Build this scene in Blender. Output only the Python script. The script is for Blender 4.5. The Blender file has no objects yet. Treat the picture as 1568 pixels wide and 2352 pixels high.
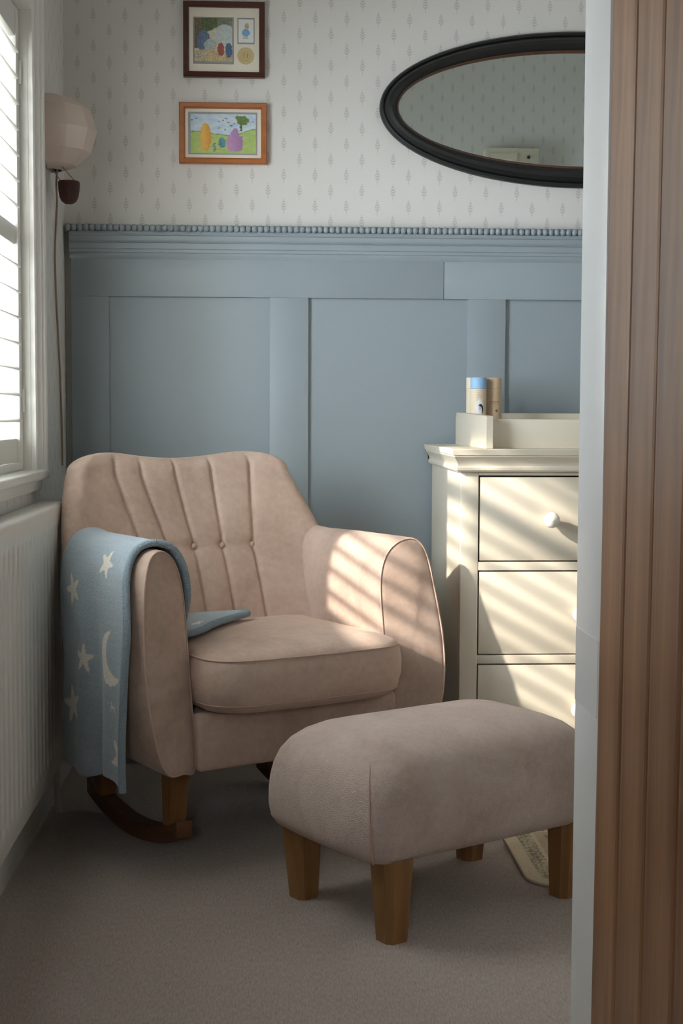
import bpy, bmesh, math, random
from mathutils import Vector, Matrix
random.seed(7)
PI = math.pi
S = bpy.context.scene
COL = S.collection

# ------------------------------------------------------------------ camera
F_PX = 3267.0
yaw, tilt, roll = math.radians(2.96), math.radians(3.87), math.radians(0.23)
fw = Vector((math.sin(yaw)*math.cos(tilt), math.cos(yaw)*math.cos(tilt), -math.sin(tilt)))
rt = Vector((math.cos(yaw), -math.sin(yaw), 0))
up = rt.cross(fw)
c_, s_ = math.cos(roll), math.sin(roll)
rt2, up2 = rt*c_ + up*s_, up*c_ - rt*s_
cam = bpy.data.cameras.new('camera')
cam.sensor_fit = 'VERTICAL'
cam.sensor_height = 36.0
cam.sensor_width = 24.0
cam.lens = F_PX/2352*36.0
cam.clip_start = 0.05
camo = bpy.data.objects.new('camera', cam)
COL.objects.link(camo)
camo.matrix_world = Matrix(((rt2.x, up2.x, -fw.x, 0), (rt2.y, up2.y, -fw.y, 0), (rt2.z, up2.z, -fw.z, 1.0), (0, 0, 0, 1)))
S.camera = camo

# ------------------------------------------------------------------ light
w = bpy.data.worlds.new('world')
S.world = w
w.use_nodes = True
bg = w.node_tree.nodes['Background']
bg.inputs[0].default_value = (0.85, 0.935, 1.0, 1)
bg.inputs[1].default_value = 28.0

SUN_DIR = Vector((1.0, 0.43, -0.57))
sun = bpy.data.lights.new('sun', 'SUN')
sun.energy = 8.5
sun.angle = math.radians(1.4)
sun.color = (1.0, 0.91, 0.79)
suno = bpy.data.objects.new('sun', sun)
COL.objects.link(suno)
suno.rotation_euler = SUN_DIR.to_track_quat('-Z', 'Y').to_euler()
suno.location = (-3, 1, 4)

def portal(name, loc, rot, sx, sy):
    l = bpy.data.lights.new(name, 'AREA')
    l.shape = 'RECTANGLE'; l.size = sx; l.size_y = sy
    l.cycles.is_portal = True
    o = bpy.data.objects.new(name, l)
    COL.objects.link(o)
    o.location = loc; o.rotation_euler = rot
    return o
portal('window_portal', (-0.83, 3.00, 1.415), (0, -PI/2, 0), 1.10, 0.98)      # nursery window
portal('landing_portal', (-0.35, -1.70, 1.75), (PI/2, 0, 0), 0.50, 0.50)       # landing window behind the camera

S.view_settings.view_transform = 'Standard'
S.view_settings.look = 'None'
S.view_settings.exposure = 0.12
S.view_settings.gamma = 1.0
S.view_settings.use_curve_mapping = False
S.cycles.max_bounces = 10
S.cycles.diffuse_bounces = 8
S.cycles.transparent_max_bounces = 12
S.cycles.caustics_reflective = False
S.cycles.caustics_refractive = False

# ------------------------------------------------------------------ helpers
def lin(c):
    return tuple(((v/255)/12.92 if v/255 <= 0.04045 else ((v/255+0.055)/1.055)**2.4) for v in c)

class G:
    """tiny node-graph builder"""
    def __init__(s, name):
        s.m = bpy.data.materials.new(name); s.m.use_nodes = True
        s.t = s.m.node_tree; s.n = s.t.nodes
        s.b = s.n['Principled BSDF']
    def node(s, typ, **kw):
        nd = s.n.new(typ)
        for k, v in kw.items(): setattr(nd, k, v)
        return nd
    def put(s, sock, v):
        if hasattr(v, 'is_output'): s.t.links.new(v, sock)
        else: sock.default_value = v
    def math(s, op, a, b=None, c=None):
        nd = s.node('ShaderNodeMath', operation=op)
        for i, v in enumerate((a, b, c)):
            if v is not None: s.put(nd.inputs[i], v)
        return nd.outputs[0]
    def mix(s, fac, a, b):
        nd = s.node('ShaderNodeMix', data_type='RGBA')
        s.put(nd.inputs[0], fac)
        s.put(nd.inputs[6], a if hasattr(a, 'is_output') else (*a, 1)); s.put(nd.inputs[7], b if hasattr(b, 'is_output') else (*b, 1))
        return nd.outputs[2]
    def pos(s):
        return s.node('ShaderNodeNewGeometry').outputs['Position']
    def objc(s):
        return s.node('ShaderNodeTexCoord').outputs['Object']
    def xyz(s, v):
        nd = s.node('ShaderNodeSeparateXYZ'); s.put(nd.inputs[0], v); return nd.outputs
    def mapping(s, v, scale):
        nd = s.node('ShaderNodeMapping'); s.put(nd.inputs['Vector'], v); nd.inputs['Scale'].default_value = scale
        return nd.outputs[0]
    def noise(s, v, scale, detail=2, rough=0.5, dist=0.0):
        nd = s.node('ShaderNodeTexNoise'); s.put(nd.inputs['Vector'], v)
        nd.inputs['Scale'].default_value = scale; nd.inputs['Detail'].default_value = detail
        nd.inputs['Roughness'].default_value = rough; nd.inputs['Distortion'].default_value = dist
        return nd.outputs[0]
    def ramp(s, f, lo, hi):
        nd = s.node('ShaderNodeMapRange'); nd.clamp = True
        s.put(nd.inputs[0], f); nd.inputs[1].default_value = lo; nd.inputs[2].default_value = hi
        return nd.outputs[0]
    def bump(s, h, strength, dist=0.01):
        nd = s.node('ShaderNodeBump'); nd.inputs['Strength'].default_value = strength; nd.inputs['Distance'].default_value = dist
        s.put(nd.inputs['Height'], h); s.t.links.new(nd.outputs[0], s.b.inputs['Normal'])
    def color(s, v): s.put(s.b.inputs['Base Color'], v if hasattr(v, 'is_output') else (*v, 1))
    def set(s, **kw):
        for k, v in kw.items(): s.put(s.b.inputs[k.replace('_', ' ')], v)
        return s

M = {}
def paint(name, rgb, rough=0.5, var=0.04, bump=0.02, scale=40):
    g = G(name); c = lin(rgb); p = g.pos()
    n = g.noise(p, 6, 3)
    g.color(g.mix(n, tuple(x*(1-var) for x in c), tuple(min(1, x*(1+var)) for x in c)))
    g.set(Roughness=rough)
    if bump: g.bump(g.noise(p, scale, 3), bump, 0.01)
    M[name] = g.m; return g.m

def wallpaper(name, axis):
    g = G(name); p = g.xyz(g.pos()); u = p[axis]; v = p[2]
    PX, PZ, X0, ZT = 0.0444, 0.0872, 0.0436, 1.9631
    cu = g.math('ADD', g.math('DIVIDE', g.math('SUBTRACT', u, X0), PX), 0.5)
    ci = g.math('FLOOR', cu)
    lu = g.math('ABSOLUTE', g.math('MULTIPLY', g.math('SUBTRACT', g.math('SUBTRACT', cu, ci), 0.5), PX))
    odd = g.math('ABSOLUTE', g.math('MODULO', ci, 2.0))
    d = g.math('DIVIDE', g.math('SUBTRACT', g.math('ADD', ZT, g.math('MULTIPLY', odd, -PZ/2)), v), PZ)
    t = g.math('MULTIPLY', g.math('SUBTRACT', d, g.math('FLOOR', d)), PZ)       # metres below motif top
    tt = g.math('DIVIDE', t, 0.037)
    rise = g.math('MULTIPLY', g.math('POWER', g.math('DIVIDE', tt, 0.64), 0.75), 0.0080)
    fall = g.math('MULTIPLY', g.math('SUBTRACT', 1.12, tt), 0.0080/0.48)
    env = g.math('MINIMUM', rise, fall)
    inside = g.math('LESS_THAN', lu, env)
    chev = g.math('DIVIDE', g.math('ADD', t, g.math('MULTIPLY', lu, 0.85)), 0.0076)
    band = g.math('LESS_THAN', g.math('SUBTRACT', chev, g.math('FLOOR', chev)), 0.55)
    gap = g.math('GREATER_THAN', lu, 0.0003)
    leaf = g.math('MULTIPLY', g.math('MULTIPLY', inside, band), gap)
    stem = g.math('MULTIPLY', g.math('LESS_THAN', lu, 0.0007), g.math('LESS_THAN', t, 0.047))
    mo = g.math('MAXIMUM', g.math('MULTIPLY', leaf, 0.62), g.math('MULTIPLY', stem, 0.4))
    mo = g.math('MULTIPLY', mo, g.ramp(g.noise(g.pos(), 900, 2), 0.2, 0.7))
    base = g.mix(g.noise(g.pos(), 3, 2), lin((213, 210, 206)), lin((219, 217, 213)))
    g.color(g.mix(mo, base, lin((126, 122, 117))))
    g.set(Roughness=0.75)
    g.bump(g.noise(g.pos(), 400, 2), 0.05, 0.002)
    M[name] = g.m
wallpaper('wallpaper_x', 0)
wallpaper('wallpaper_y', 1)

def velvet(name, rgb, fur=0.25):
    g = G(name); p = g.objc(); c = lin(rgb)
    n1 = g.noise(p, 5.5, 4, 0.6, 0.6); n2 = g.noise(p, 70, 3, 0.6)
    f = g.math('ADD', g.math('MULTIPLY', n1, 0.75), g.math('MULTIPLY', n2, 0.25))
    f = g.ramp(f, 0.34, 0.64)
    g.color(g.mix(f, tuple(x*k for x, k in zip(c, (0.80, 0.76, 0.74))), tuple(min(1, x*1.10) for x in c)))
    g.set(Roughness=0.85)
    g.set(Sheen_Weight=0.35, Sheen_Roughness=0.45)
    g.b.inputs['Sheen Tint'].default_value = (*lin((235, 215, 200)), 1)
    g.b.inputs['Specular IOR Level'].default_value = 0.15
    g.bump(g.math('ADD', g.noise(p, 420, 2), g.math('MULTIPLY', n2, 0.6)), fur, 0.002 if fur < 0.3 else 0.006)
    M[name] = g.m
velvet('velvet', (183, 161, 147))
velvet('stool_velvet', (188, 171, 161), 0.5)

def wood(name, rgb, dark, axis=2, scale=1.0, rough=0.45, knots=False):
    g = G(name); p = g.objc(); sc = [14*scale]*3; sc[axis] = 0.9*scale
    n = g.noise(g.mapping(p, sc), 1.6, 4, 0.6, 0.7)
    n2 = g.noise(p, 3*scale, 2)
    f = g.ramp(g.math('ADD', g.math('MULTIPLY', n, 0.8), g.math('MULTIPLY', n2, 0.2)), 0.32, 0.66)
    col = g.mix(f, lin(dark), lin(rgb))
    if knots:
        v = g.node('ShaderNodeTexVoronoi'); ks = [7.0]*3; ks[axis] = 2.0
        g.put(v.inputs['Vector'], g.mapping(p, ks)); v.inputs['Scale'].default_value = 1.0
        k = g.ramp(v.outputs['Distance'], 0.035, 0.11)
        col = g.mix(k, lin(tuple(x*0.55 for x in dark)), col)
    g.color(col); g.set(Roughness=rough)
    g.bump(n, 0.08, 0.004)
    M[name] = g.m
wood('oak_leg', (150, 108, 62), (118, 80, 42))
wood('walnut_rocker', (112, 72, 42), (78, 48, 28), axis=1)
wood('pine', (178, 134, 96), (116, 76, 48), rough=0.4, knots=True, scale=0.8)
wood('mahogany', (82, 38, 26), (58, 26, 18), axis=0, rough=0.3)
wood('honey_frame', (172, 104, 52), (148, 84, 38), axis=0, rough=0.35)

paint('blue_paint', (146, 157, 163), 0.45, 0.02, 0.015)
paint('white_gloss', (232, 231, 226), 0.3, 0.02, 0.02, 25)
paint('jamb_white', (238, 239, 238), 0.4, 0.03, 0.03, 25)
paint('plate_white', (228, 229, 228), 0.35, 0.04, 0.03, 25)
paint('ceiling_white', (235, 233, 228), 0.8)
paint('hall_white', (222, 216, 208), 0.8)
paint('cream_lacquer', (216, 207, 189), 0.35, 0.015, 0.0)
paint('plank_gap', (52, 30, 18), 0.8, 0, 0)
paint('dark_gap', (60, 52, 42), 0.8, 0, 0)
paint('knob_ivory', (240, 236, 226), 0.18, 0.01, 0.0)
paint('radiator_white', (226, 222, 216), 0.35, 0.01, 0.0)
paint('black_frame', (24, 25, 25), 0.33, 0.05, 0.02, 60)
paint('bronze_lip', (88, 58, 44), 0.4, 0.1, 0.02)
paint('mat_board', (226, 219, 205), 0.85, 0.01, 0.0)
paint('mat_bevel', (150, 152, 154), 0.8, 0.0, 0.0)
paint('basket_brown', (62, 30, 24), 0.7, 0.2, 0.5, 160)
paint('cable_beige', (150, 126, 106), 0.6, 0.05, 0)
paint('render_grey', (190, 186, 180), 0.9)
paint('piping_velvet', (186, 158, 142), 0.8, 0.05, 0.1, 300)
paint('gold_coin', (196, 178, 130), 0.45, 0.05, 0.05, 300)
paint('blanket_trim', (148, 164, 174), 0.95, 0.1, 0.8, 350)
paint('kraft_card', (202, 176, 146), 0.8, 0.04, 0.02, 200)
paint('cream_card', (226, 212, 188), 0.8, 0.03, 0.02, 200)
paint('blue_cap', (150, 190, 226), 0.5, 0.02, 0.0)

g = G('balloon_cloth'); g.color(g.mix(g.noise(g.objc(), 9, 3), lin((204, 186, 176)), lin((214, 198, 188)))); g.set(Roughness=0.9)
g.bump(g.noise(g.objc(), 500, 2), 0.1, 0.001); M['balloon_cloth'] = g.m

g = G('mirror_glass'); g.color((0.66, 0.74, 0.72)); g.set(Metallic=1.0, Roughness=0.015); M['mirror_glass'] = g.m

g = G('window_glass')
tr = g.node('ShaderNodeBsdfTransparent'); gl = g.node('ShaderNodeBsdfGlossy'); gl.inputs['Roughness'].default_value = 0.02
mx = g.node('ShaderNodeMixShader'); mx.inputs[0].default_value = 0.05
g.t.links.new(tr.outputs[0], mx.inputs[1]); g.t.links.new(gl.outputs[0], mx.inputs[2])
g.t.links.new(mx.outputs[0], g.n['Material Output'].inputs[0]); M['window_glass'] = g.m

g = G('carpet'); p = g.pos()
rib = g.noise(g.mapping(p, (320, 60, 1)), 1.0, 2, 0.6, 0.3)
spk = g.noise(p, 900, 2)
big = g.noise(p, 2.5, 2)
f = g.math('ADD', g.math('MULTIPLY', rib, 0.6), g.math('MULTIPLY', spk, 0.4))
c0 = g.mix(g.ramp(f, 0.3, 0.7), lin((144, 132, 123)), lin((192, 179, 169)))
g.color(c0); g.set(Roughness=0.95); g.set(Sheen_Weight=0.2)
g.b.inputs['Specular IOR Level'].default_value = 0.1
g.bump(f, 0.7, 0.004); M['carpet'] = g.m

def vcol_mat(name, rough=0.85, bump=0.0, bscale=300, sheen=0.0):
    g = G(name); a = g.node('ShaderNodeVertexColor'); a.layer_name = 'Col'
    n = g.noise(g.objc(), bscale, 2)
    hsv = g.node('ShaderNodeHueSaturation'); g.put(hsv.inputs['Color'], a.outputs[0]); g.put(hsv.inputs['Value'], g.math('ADD', 0.9, g.math('MULTIPLY', n, 0.2)))
    g.put(g.b.inputs['Base Color'], hsv.outputs[0]); g.set(Roughness=rough)
    if sheen: g.set(Sheen_Weight=sheen)
    if bump: g.bump(n, bump, 0.003)
    M[name] = g.m
vcol_mat('print_paper', 0.6)
vcol_mat('knit', 0.95, 0.7, 260, 0.3)
vcol_mat('woven_rug', 0.95, 0.6, 300)
vcol_mat('card_label', 0.7)

# ---- meshes
def link(name, me, mat=None, parent=None):
    o = bpy.data.objects.new(name, me)
    COL.objects.link(o)
    if mat: me.materials.append(M[mat] if isinstance(mat, str) else mat)
    if parent: o.parent = parent
    return o
def mesh(name, V, Fc, mat, parent=None, smooth=False, auto=None):
    me = bpy.data.meshes.new(name)
    me.from_pydata([tuple(v) for v in V], [], Fc)
    me.validate()
    bm = bmesh.new(); bm.from_mesh(me)
    bmesh.ops.recalc_face_normals(bm, faces=bm.faces)
    bm.to_mesh(me); bm.free()
    if smooth:
        for p in me.polygons: p.use_smooth = True
        if auto is not None:
            me.set_sharp_from_angle(angle=math.radians(auto))
    return link(name, me, mat, parent)
def bm_box(bm, lo, hi):
    lo, hi = Vector(lo), Vector(hi)
    r = bmesh.ops.create_cube(bm, size=1.0)
    for v in r['verts']:
        v.co = Vector(((lo[i]+hi[i])/2 + v.co[i]*(hi[i]-lo[i]) for i in range(3)))
    return r['verts']
def box(name, lo, hi, mat, parent=None, bevel=0.0, seg=2):
    bm = bmesh.new(); bm_box(bm, lo, hi)
    if bevel: bmesh.ops.bevel(bm, geom=bm.edges[:], offset=bevel, segments=seg, profile=0.5, affect='EDGES')
    me = bpy.data.meshes.new(name); bm.to_mesh(me); bm.free()
    if bevel:
        for p in me.polygons: p.use_smooth = True
        me.set_sharp_from_angle(angle=math.radians(40))
    return link(name, me, mat, parent)
def boxes(name, lst, mat, parent=None):
    bm = bmesh.new()
    for lo, hi in lst: bm_box(bm, lo, hi)
    me = bpy.data.meshes.new(name); bm.to_mesh(me); bm.free()
    return link(name, me, mat, parent)
def loft(name, rings, mat, parent=None, closed=True, caps=True, smooth=True, auto=40):
    V = []; Fc = []; n = len(rings[0])
    for r in rings: V += list(r)
    for i in range(len(rings)-1):
        for j in range(n if closed else n-1):
            k = (j+1) % n
            Fc.append((i*n+j, i*n+k, (i+1)*n+k, (i+1)*n+j))
    if caps and closed:
        for i, rev in ((0, True), (len(rings)-1, False)):
            c = sum((Vector(v) for v in rings[i]), Vector())/n
            V.append(c); ci = len(V)-1
            for j in range(n):
                k = (j+1) % n
                Fc.append((i*n+k, i*n+j, ci) if rev else (i*n+j, i*n+k, ci))
    return mesh(name, V, Fc, mat, parent, smooth, auto)
def frames(path, closed=False):
    out = []; n = len(path); P = [Vector(p) for p in path]
    prev = None
    for i in range(n):
        if closed: t = P[(i+1) % n]-P[i-1]
        else: t = P[min(i+1, n-1)]-P[max(i-1, 0)]
        t.normalize()
        if prev is None:
            a = Vector((0, 0, 1)) if abs(t.z) < 0.9 else Vector((1, 0, 0))
            nrm = (a - t*a.dot(t)).normalized()
        else: nrm = (prev - t*prev.dot(t)).normalized()
        prev = nrm; out.append((P[i], nrm, t.cross(nrm)))
    return out
def tube(name, path, r, mat, parent=None, n=8, closed=False):
    rings = []
    fr = frames(path, closed)
    for i, (p, a, b) in enumerate(fr):
        rr = r(i/(len(fr)-1)) if callable(r) else r
        rings.append([p + (a*math.cos(2*PI*k/n) + b*math.sin(2*PI*k/n))*rr for k in range(n)])
    if closed: rings.append(rings[0])
    return loft(name, rings, mat, parent, caps=not closed, auto=60)
def lathe(name, prof, c, mat, parent=None, n=24, axis='z', smooth=True, auto=50):
    rings = []
    for r, h in prof:
        ring = []
        for k in range(n):
            a = 2*PI*k/n; x, y = r*math.cos(a), r*math.sin(a)
            v = (x, y, h) if axis == 'z' else ((x, h, y) if axis == 'y' else (h, x, y))
            ring.append(Vector(v)+Vector(c))
        rings.append(ring)
    return loft(name, rings, mat, parent, smooth=smooth, auto=auto)
def crom(pts, per=6, closed=True):
    P = [Vector(p) for p in pts]; n = len(P); out = []
    for i in range(n if closed else n-1):
        if closed: a, b, c, d = P[i-1], P[i], P[(i+1) % n], P[(i+2) % n]
        else: a, b, c, d = P[max(i-1, 0)], P[i], P[i+1], P[min(i+2, n-1)]
        for k in range(per):
            t = k/per
            out.append(0.5*((2*b)+(c-a)*t+(2*a-5*b+4*c-d)*t*t+(3*b-a-3*c+d)*t**3))
    if not closed: out.append(P[-1])
    return out
def smst(a, b, x):
    t = max(0, min(1, (x-a)/(b-a))); return t*t*(3-2*t)
def colgrid(name, nu, nv, fpos, fcol, mat, parent=None, smooth=True):
    V = []; Fc = []; C = []
    for j in range(nv+1):
        for i in range(nu+1):
            u, v = i/nu, j/nv
            V.append(fpos(u, v)); C.append(fcol(u, v))
    for j in range(nv):
        for i in range(nu):
            a = j*(nu+1)+i; Fc.append((a, a+1, a+nu+2, a+nu+1))
    me = bpy.data.meshes.new(name); me.from_pydata([tuple(v) for v in V], [], Fc)
    at = me.color_attributes.new('Col', 'FLOAT_COLOR', 'POINT')
    flat = []
    for c in C: flat += [*lin(c), 1.0]
    at.data.foreach_set('color', flat)
    if smooth:
        for p in me.polygons: p.use_smooth = True
    return link(name, me, mat, parent)
def thing(name, label, cat, loc=(0, 0, 0), rz=0.0, group=None):
    o = bpy.data.objects.new(name, None); COL.objects.link(o)
    o.empty_display_size = 0.1; o.location = loc; o.rotation_euler = (0, 0, rz)
    o['label'] = label; o['category'] = cat
    if group: o['group'] = group
    return o
def tag(o, label, cat, group=None):
    o['label'] = label; o['category'] = cat
    if group: o['group'] = group
    return o
def struct(o):
    o['kind'] = 'structure'; return o
def mixc(a, b, t):
    t = max(0, min(1, t)); return tuple(x*(1-t)+y*t for x, y in zip(a, b))

# ------------------------------------------------------------------ room shell
XL, XR, YB, YF, ZC = -0.572, 1.75, 4.09, 1.908, 2.75
WY0, WY1, WZ0, WZ1 = 2.53, 3.475, 0.866, 1.958        # window opening
struct(box('floor', (-1.4, -1.7, -0.05), (XR, YB, 0), 'carpet'))
struct(box('ceiling', (XL-0.25, YF-0.14, ZC), (XR+0.1, YB+0.1, ZC+0.1), 'ceiling_white'))
wb = struct(box('wall_back', (XL, YB, 0), (XR, YB+0.1, ZC), 'wallpaper_x'))
struct(boxes('wall_left', [((XL-0.25, YF-0.14, 0), (XL, YB+0.1, WZ0-0.021)), ((XL-0.25, YF-0.14, WZ1), (XL, YB+0.1, ZC)),
      ((XL-0.25, YF-0.14, WZ0-0.021), (XL, WY0, WZ1)), ((XL-0.25, WY1, WZ0-0.021), (XL, YB+0.1, WZ1))], 'wallpaper_y'))
struct(box('wall_right', (XR, YF-0.14, 0), (XR+0.1, YB+0.1, ZC), 'wallpaper_y'))
DX0, DX1, DZ = -0.40, 0.445, 2.03
struct(boxes('wall_front', [((XL, YF-0.14, 0), (DX0, YF, ZC)), ((DX1, YF-0.14, 0), (XR, YF, ZC)), ((DX0, YF-0.14, DZ), (DX1, YF, ZC))], 'wallpaper_x'))
# landing outside the doorway, with its own window behind the camera
struct(boxes('wall_landing', [((-1.5, -1.7, 0), (-1.4, YF-0.14, ZC)), ((XR, -1.7, 0), (XR+0.1, YF-0.14, ZC)),
      ((-1.5, YF-0.14, 0), (XL-0.25, YF-0.04, ZC)),
      ((-1.5, -1.7, 0), (XR+0.1, -1.6, 1.5)), ((-1.5, -1.7, 2.0), (XR+0.1, -1.6, ZC)),
      ((-1.5, -1.7, 1.5), (-0.6, -1.6, 2.0)), ((-0.1, -1.7, 1.5), (XR+0.1, -1.6, 2.0))], 'hall_white'))
struct(box('ceiling_landing', (-1.5, -1.7, ZC), (XR+0.1, YF-0.14, ZC+0.1), 'ceiling_white'))
w2 = struct(boxes('window_2', [((-0.6, -1.67, 1.5), (-0.56, -1.61, 2.0)), ((-0.14, -1.67, 1.5), (-0.1, -1.61, 2.0)), ((-0.56, -1.67, 1.5), (-0.14, -1.61, 1.54)),
      ((-0.56, -1.67, 1.96), (-0.14, -1.61, 2.0))], 'white_gloss'))
box('pane', (-0.56, -1.643, 1.54), (-0.14, -1.637, 1.96), 'window_glass', w2)

# door lining
t3 = thing('trim_3', '', '')
del t3['label'], t3['category']
struct(t3)
box('jamb', (0.42, YF-0.14, 0), (DX1, YF, DZ), 'jamb_white', t3, 0.0015)
box('jamb', (DX0, YF-0.14, 0), (-0.375, YF, DZ), 'jamb_white', t3, 0.0015)
box('head', (-0.375, YF-0.14, 2.005), (0.42, YF, DZ), 'jamb_white', t3, 0.0015)
box('strike_plate', (0.4188, YF-0.132, 0.615), (0.4202, YF-0.004, 0.715), 'plate_white', t3)

# open plank door on the landing side
d1 = bpy.data.objects.new('door_1', None); COL.objects.link(d1); struct(d1)
d1.location = (0.4125, YF-0.142, 0.0)
d1.rotation_euler = (0, math.radians(-0.37)*-1, 0)
PW = 0.118
bm = bmesh.new()
bm_box(bm, (0, -PW+0.0026, 0.01), (0.022, -0.0026, 1.98))
bmesh.ops.bevel(bm, geom=[e for e in bm.edges if abs(e.verts[0].co.z-e.verts[1].co.z) > 1], offset=0.0055, segments=2, profile=0.5, affect='EDGES')
pm = bpy.data.meshes.new('plank'); bm.to_mesh(pm); bm.free(); pm.materials.append(M['pine'])
for i in range(7):
    o = bpy.data.objects.new('plank', pm); COL.objects.link(o); o.parent = d1; o.location = (0.0005*(i % 2), -i*PW, 0)
boxes('gap_shade_strip', [((0.008, -7*PW+0.003, 0.012), (0.018, -0.003, 1.978))], 'plank_gap', d1)  # dark strip behind the planks, shade of the grooves as colour
for z in (0.25, 1.0, 1.72): box('ledge', (0.0232, -7*PW+0.03, z), (0.048, -0.03, z+0.13), 'pine', d1, 0.004)

# ------------------------------------------------------------------ panelling on the back wall
YP, YS = 4.074, 4.062
stiles = [(-0.553, -0.448), (0.005, 0.114), (0.568, 0.677), (1.131, 1.240), (1.690, 1.748)]
for a, b in stiles: box('stile', (a, YS, 0.21), (b, YB, 1.333), 'blue_paint', wb, 0.0012)
for (a0, a1), (b0, b1) in zip(stiles[:-1], stiles[1:]): box('panel', (a1, YP, 0.21), (b0, YB, 1.333), 'blue_paint', wb)
box('rail', (-0.553, YS, 1.333), (0.4985, YB, 1.440), 'blue_paint', wb, 0.0012)
box('rail', (0.4997, YS-0.0018, 1.3325), (1.748, YB, 1.4375), 'blue_paint', wb, 0.0012)
box('rail', (-0.553, YS, 0.11), (1.748, YB, 0.21), 'blue_paint', wb, 0.0012)
struct(box('baseboard_back', (-0.553, YS-0.012, 0), (1.748, YB, 0.11), 'blue_paint', None, 0.004))
prof = [(1.5120, 0.0), (1.5120, 0.044), (1.5070, 0.0465), (1.5030, 0.0450), (1.5005, 0.0415), (1.4930, 0.0415), (1.4880, 0.040), (1.4840, 0.037), (1.4825, 0.0345), (1.4800, 0.0365),
        (1.466, 0.0360), (1.4635, 0.033), (1.456, 0.033), (1.454, 0.0305), (1.447, 0.032), (1.442, 0.0305), (1.4375, 0.0285), (1.4375, 0.0)]
struct(loft('trim_1', [[(x, YB-d, z) for z, d in prof] for x in (-0.556, 1.748)], 'blue_paint', None, auto=20))
t2 = struct(box('trim_2', (-0.567, YB-0.038, 1.5125), (1.748, YB, 1.5320), 'blue_paint'))
bm = bmesh.new(); bmesh.ops.create_uvsphere(bm, u_segments=10, v_segments=7, radius=1.0)
for v in bm.verts:
    v.co = Vector((v.co.z*0.0088, v.co.y*0.0105, v.co.x*0.0108))
bdm = bpy.data.meshes.new('bead'); bm.to_mesh(bdm); bm.free(); bdm.materials.append(M['blue_paint'])
for p in bdm.polygons: p.use_smooth = True
x = -0.559
while x < 1.735:
    o = bpy.data.objects.new('bead', bdm); COL.objects.link(o); o.parent = t2; o.location = (x, YB-0.0405, 1.5222)
    x += 0.0168
struct(box('baseboard_left', (XL, YF, 0), (XL+0.018, YB-0.04, 0.12), 'white_gloss', None, 0.004))

# ------------------------------------------------------------------ window in the left wall
win = bpy.data.objects.new('window_1', None); COL.objects.link(win); struct(win)
win.location = (XL, 3.0, WZ0)
win.matrix_world = Matrix.Translation((0, 0, 0))
cas = [(0, 0), (0, 0.012), (0.004, 0.0145), (0.008, 0.0145), (0.010, 0.011), (0.014, 0.011), (0.030, 0.0125), (0.033, 0.013), (0.036, 0.020), (0.041, 0.0225), (0.047, 0.0225), (0.050, 0.019), (0.053, 0.019), (0.056, 0.028), (0.068, 0.030), (0.072, 0.028), (0.072, 0)]
corners = [((WY0, WZ0), (-1, 0)), ((WY0, WZ1), (-1, 1)), ((WY1, WZ1), (1, 1)), ((WY1, WZ0), (1, 0))]
loft('casing', [[(XL+h, cy+oy*a, cz+oz*a) for a, h in cas] for (cy, cz), (oy, oz) in corners], 'white_gloss', win, auto=25)
# lining boards of the reveal
box('reveal', (XL-0.245, WY1-0.002, WZ0), (XL+0.001, WY1+0.012, WZ1), 'white_gloss', win)
box('reveal', (XL-0.245, WY0-0.012, WZ0), (XL+0.001, WY0+0.002, WZ1), 'white_gloss', win)
box('reveal', (XL-0.245, WY0, WZ1-0.002), (XL+0.001, WY1, WZ1+0.012), 'white_gloss', win)
box('sill', (XL-0.245, WY0-0.097, WZ0-0.022), (-0.537, WY1+0.072, WZ0), 'white_gloss', win, 0.006, 3)
box('apron', (XL, WY0-0.075, WZ0-0.050), (XL+0.016, WY1+0.066, WZ0-0.022), 'white_gloss', win, 0.003)
gx = XL-0.165
boxes('window_frame', [((gx-0.025, WY0, WZ0), (gx+0.025, WY0+0.04, WZ1)), ((gx-0.025, WY1-0.03, WZ0), (gx+0.025, WY1, WZ1)),
      ((gx-0.025, WY0, WZ0), (gx+0.025, WY1, WZ0+0.035)), ((gx-0.025, WY0, WZ1-0.045), (gx+0.025, WY1, WZ1))], 'white_gloss', win)
box('pane', (gx-0.003, WY0+0.04, WZ0+0.035), (gx+0.003, WY1-0.03, WZ1-0.045), 'window_glass', win)

sh = thing('window_shutter', 'white louvred window shutter set in the window on the left wall', 'shutter', (-0.605, 3.0, WZ0))
def sbox(name, lo, hi, bev=0.003):
    L0 = Vector((-0.605, 3.0, WZ0))
    return box(name, Vector(lo)-L0, Vector(hi)-L0, 'white_gloss', sh, bev)
SY0, SY1 = WY0+0.04, WY1-0.043
sbox('stile', (-0.612, SY1, WZ0+0.002), (-0.590, WY1-0.004, WZ1-0.004))
sbox('stile', (-0.612, WY0+0.004, WZ0+0.002), (-0.590, SY0, WZ1-0.004))
sbox('top_rail', (-0.612, SY0+0.0005, 1.884), (-0.592, SY1-0.0005, WZ1-0.004))
sbox('mid_rail', (-0.614, SY0+0.0005, 1.400), (-0.597, SY1-0.0020, 1.446))
sbox('bottom_rail', (-0.614, SY0+0.0005, 0.886), (-0.597, SY1-0.0005, 0.943))
sbox('sill_strip', (-0.612, SY0+0.0005, 0.868), (-0.590, SY1-0.0005, 0.884))
ne = 14
tl = math.radians(-13)
el = []
for k in range(ne):
    a = 2*PI*k/ne
    ex, ez = 0.0225*math.cos(a), 0.0045*math.sin(a)
    el.append((ex*math.cos(tl)-ez*math.sin(tl), ex*math.sin(tl)+ez*math.cos(tl)))
slat0 = loft('slat', [[(ex, y, ez) for ex, ez in el] for y in (SY0+0.0015-3.0, SY1-0.0015-3.0)], 'white_gloss', sh, auto=60)
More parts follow.
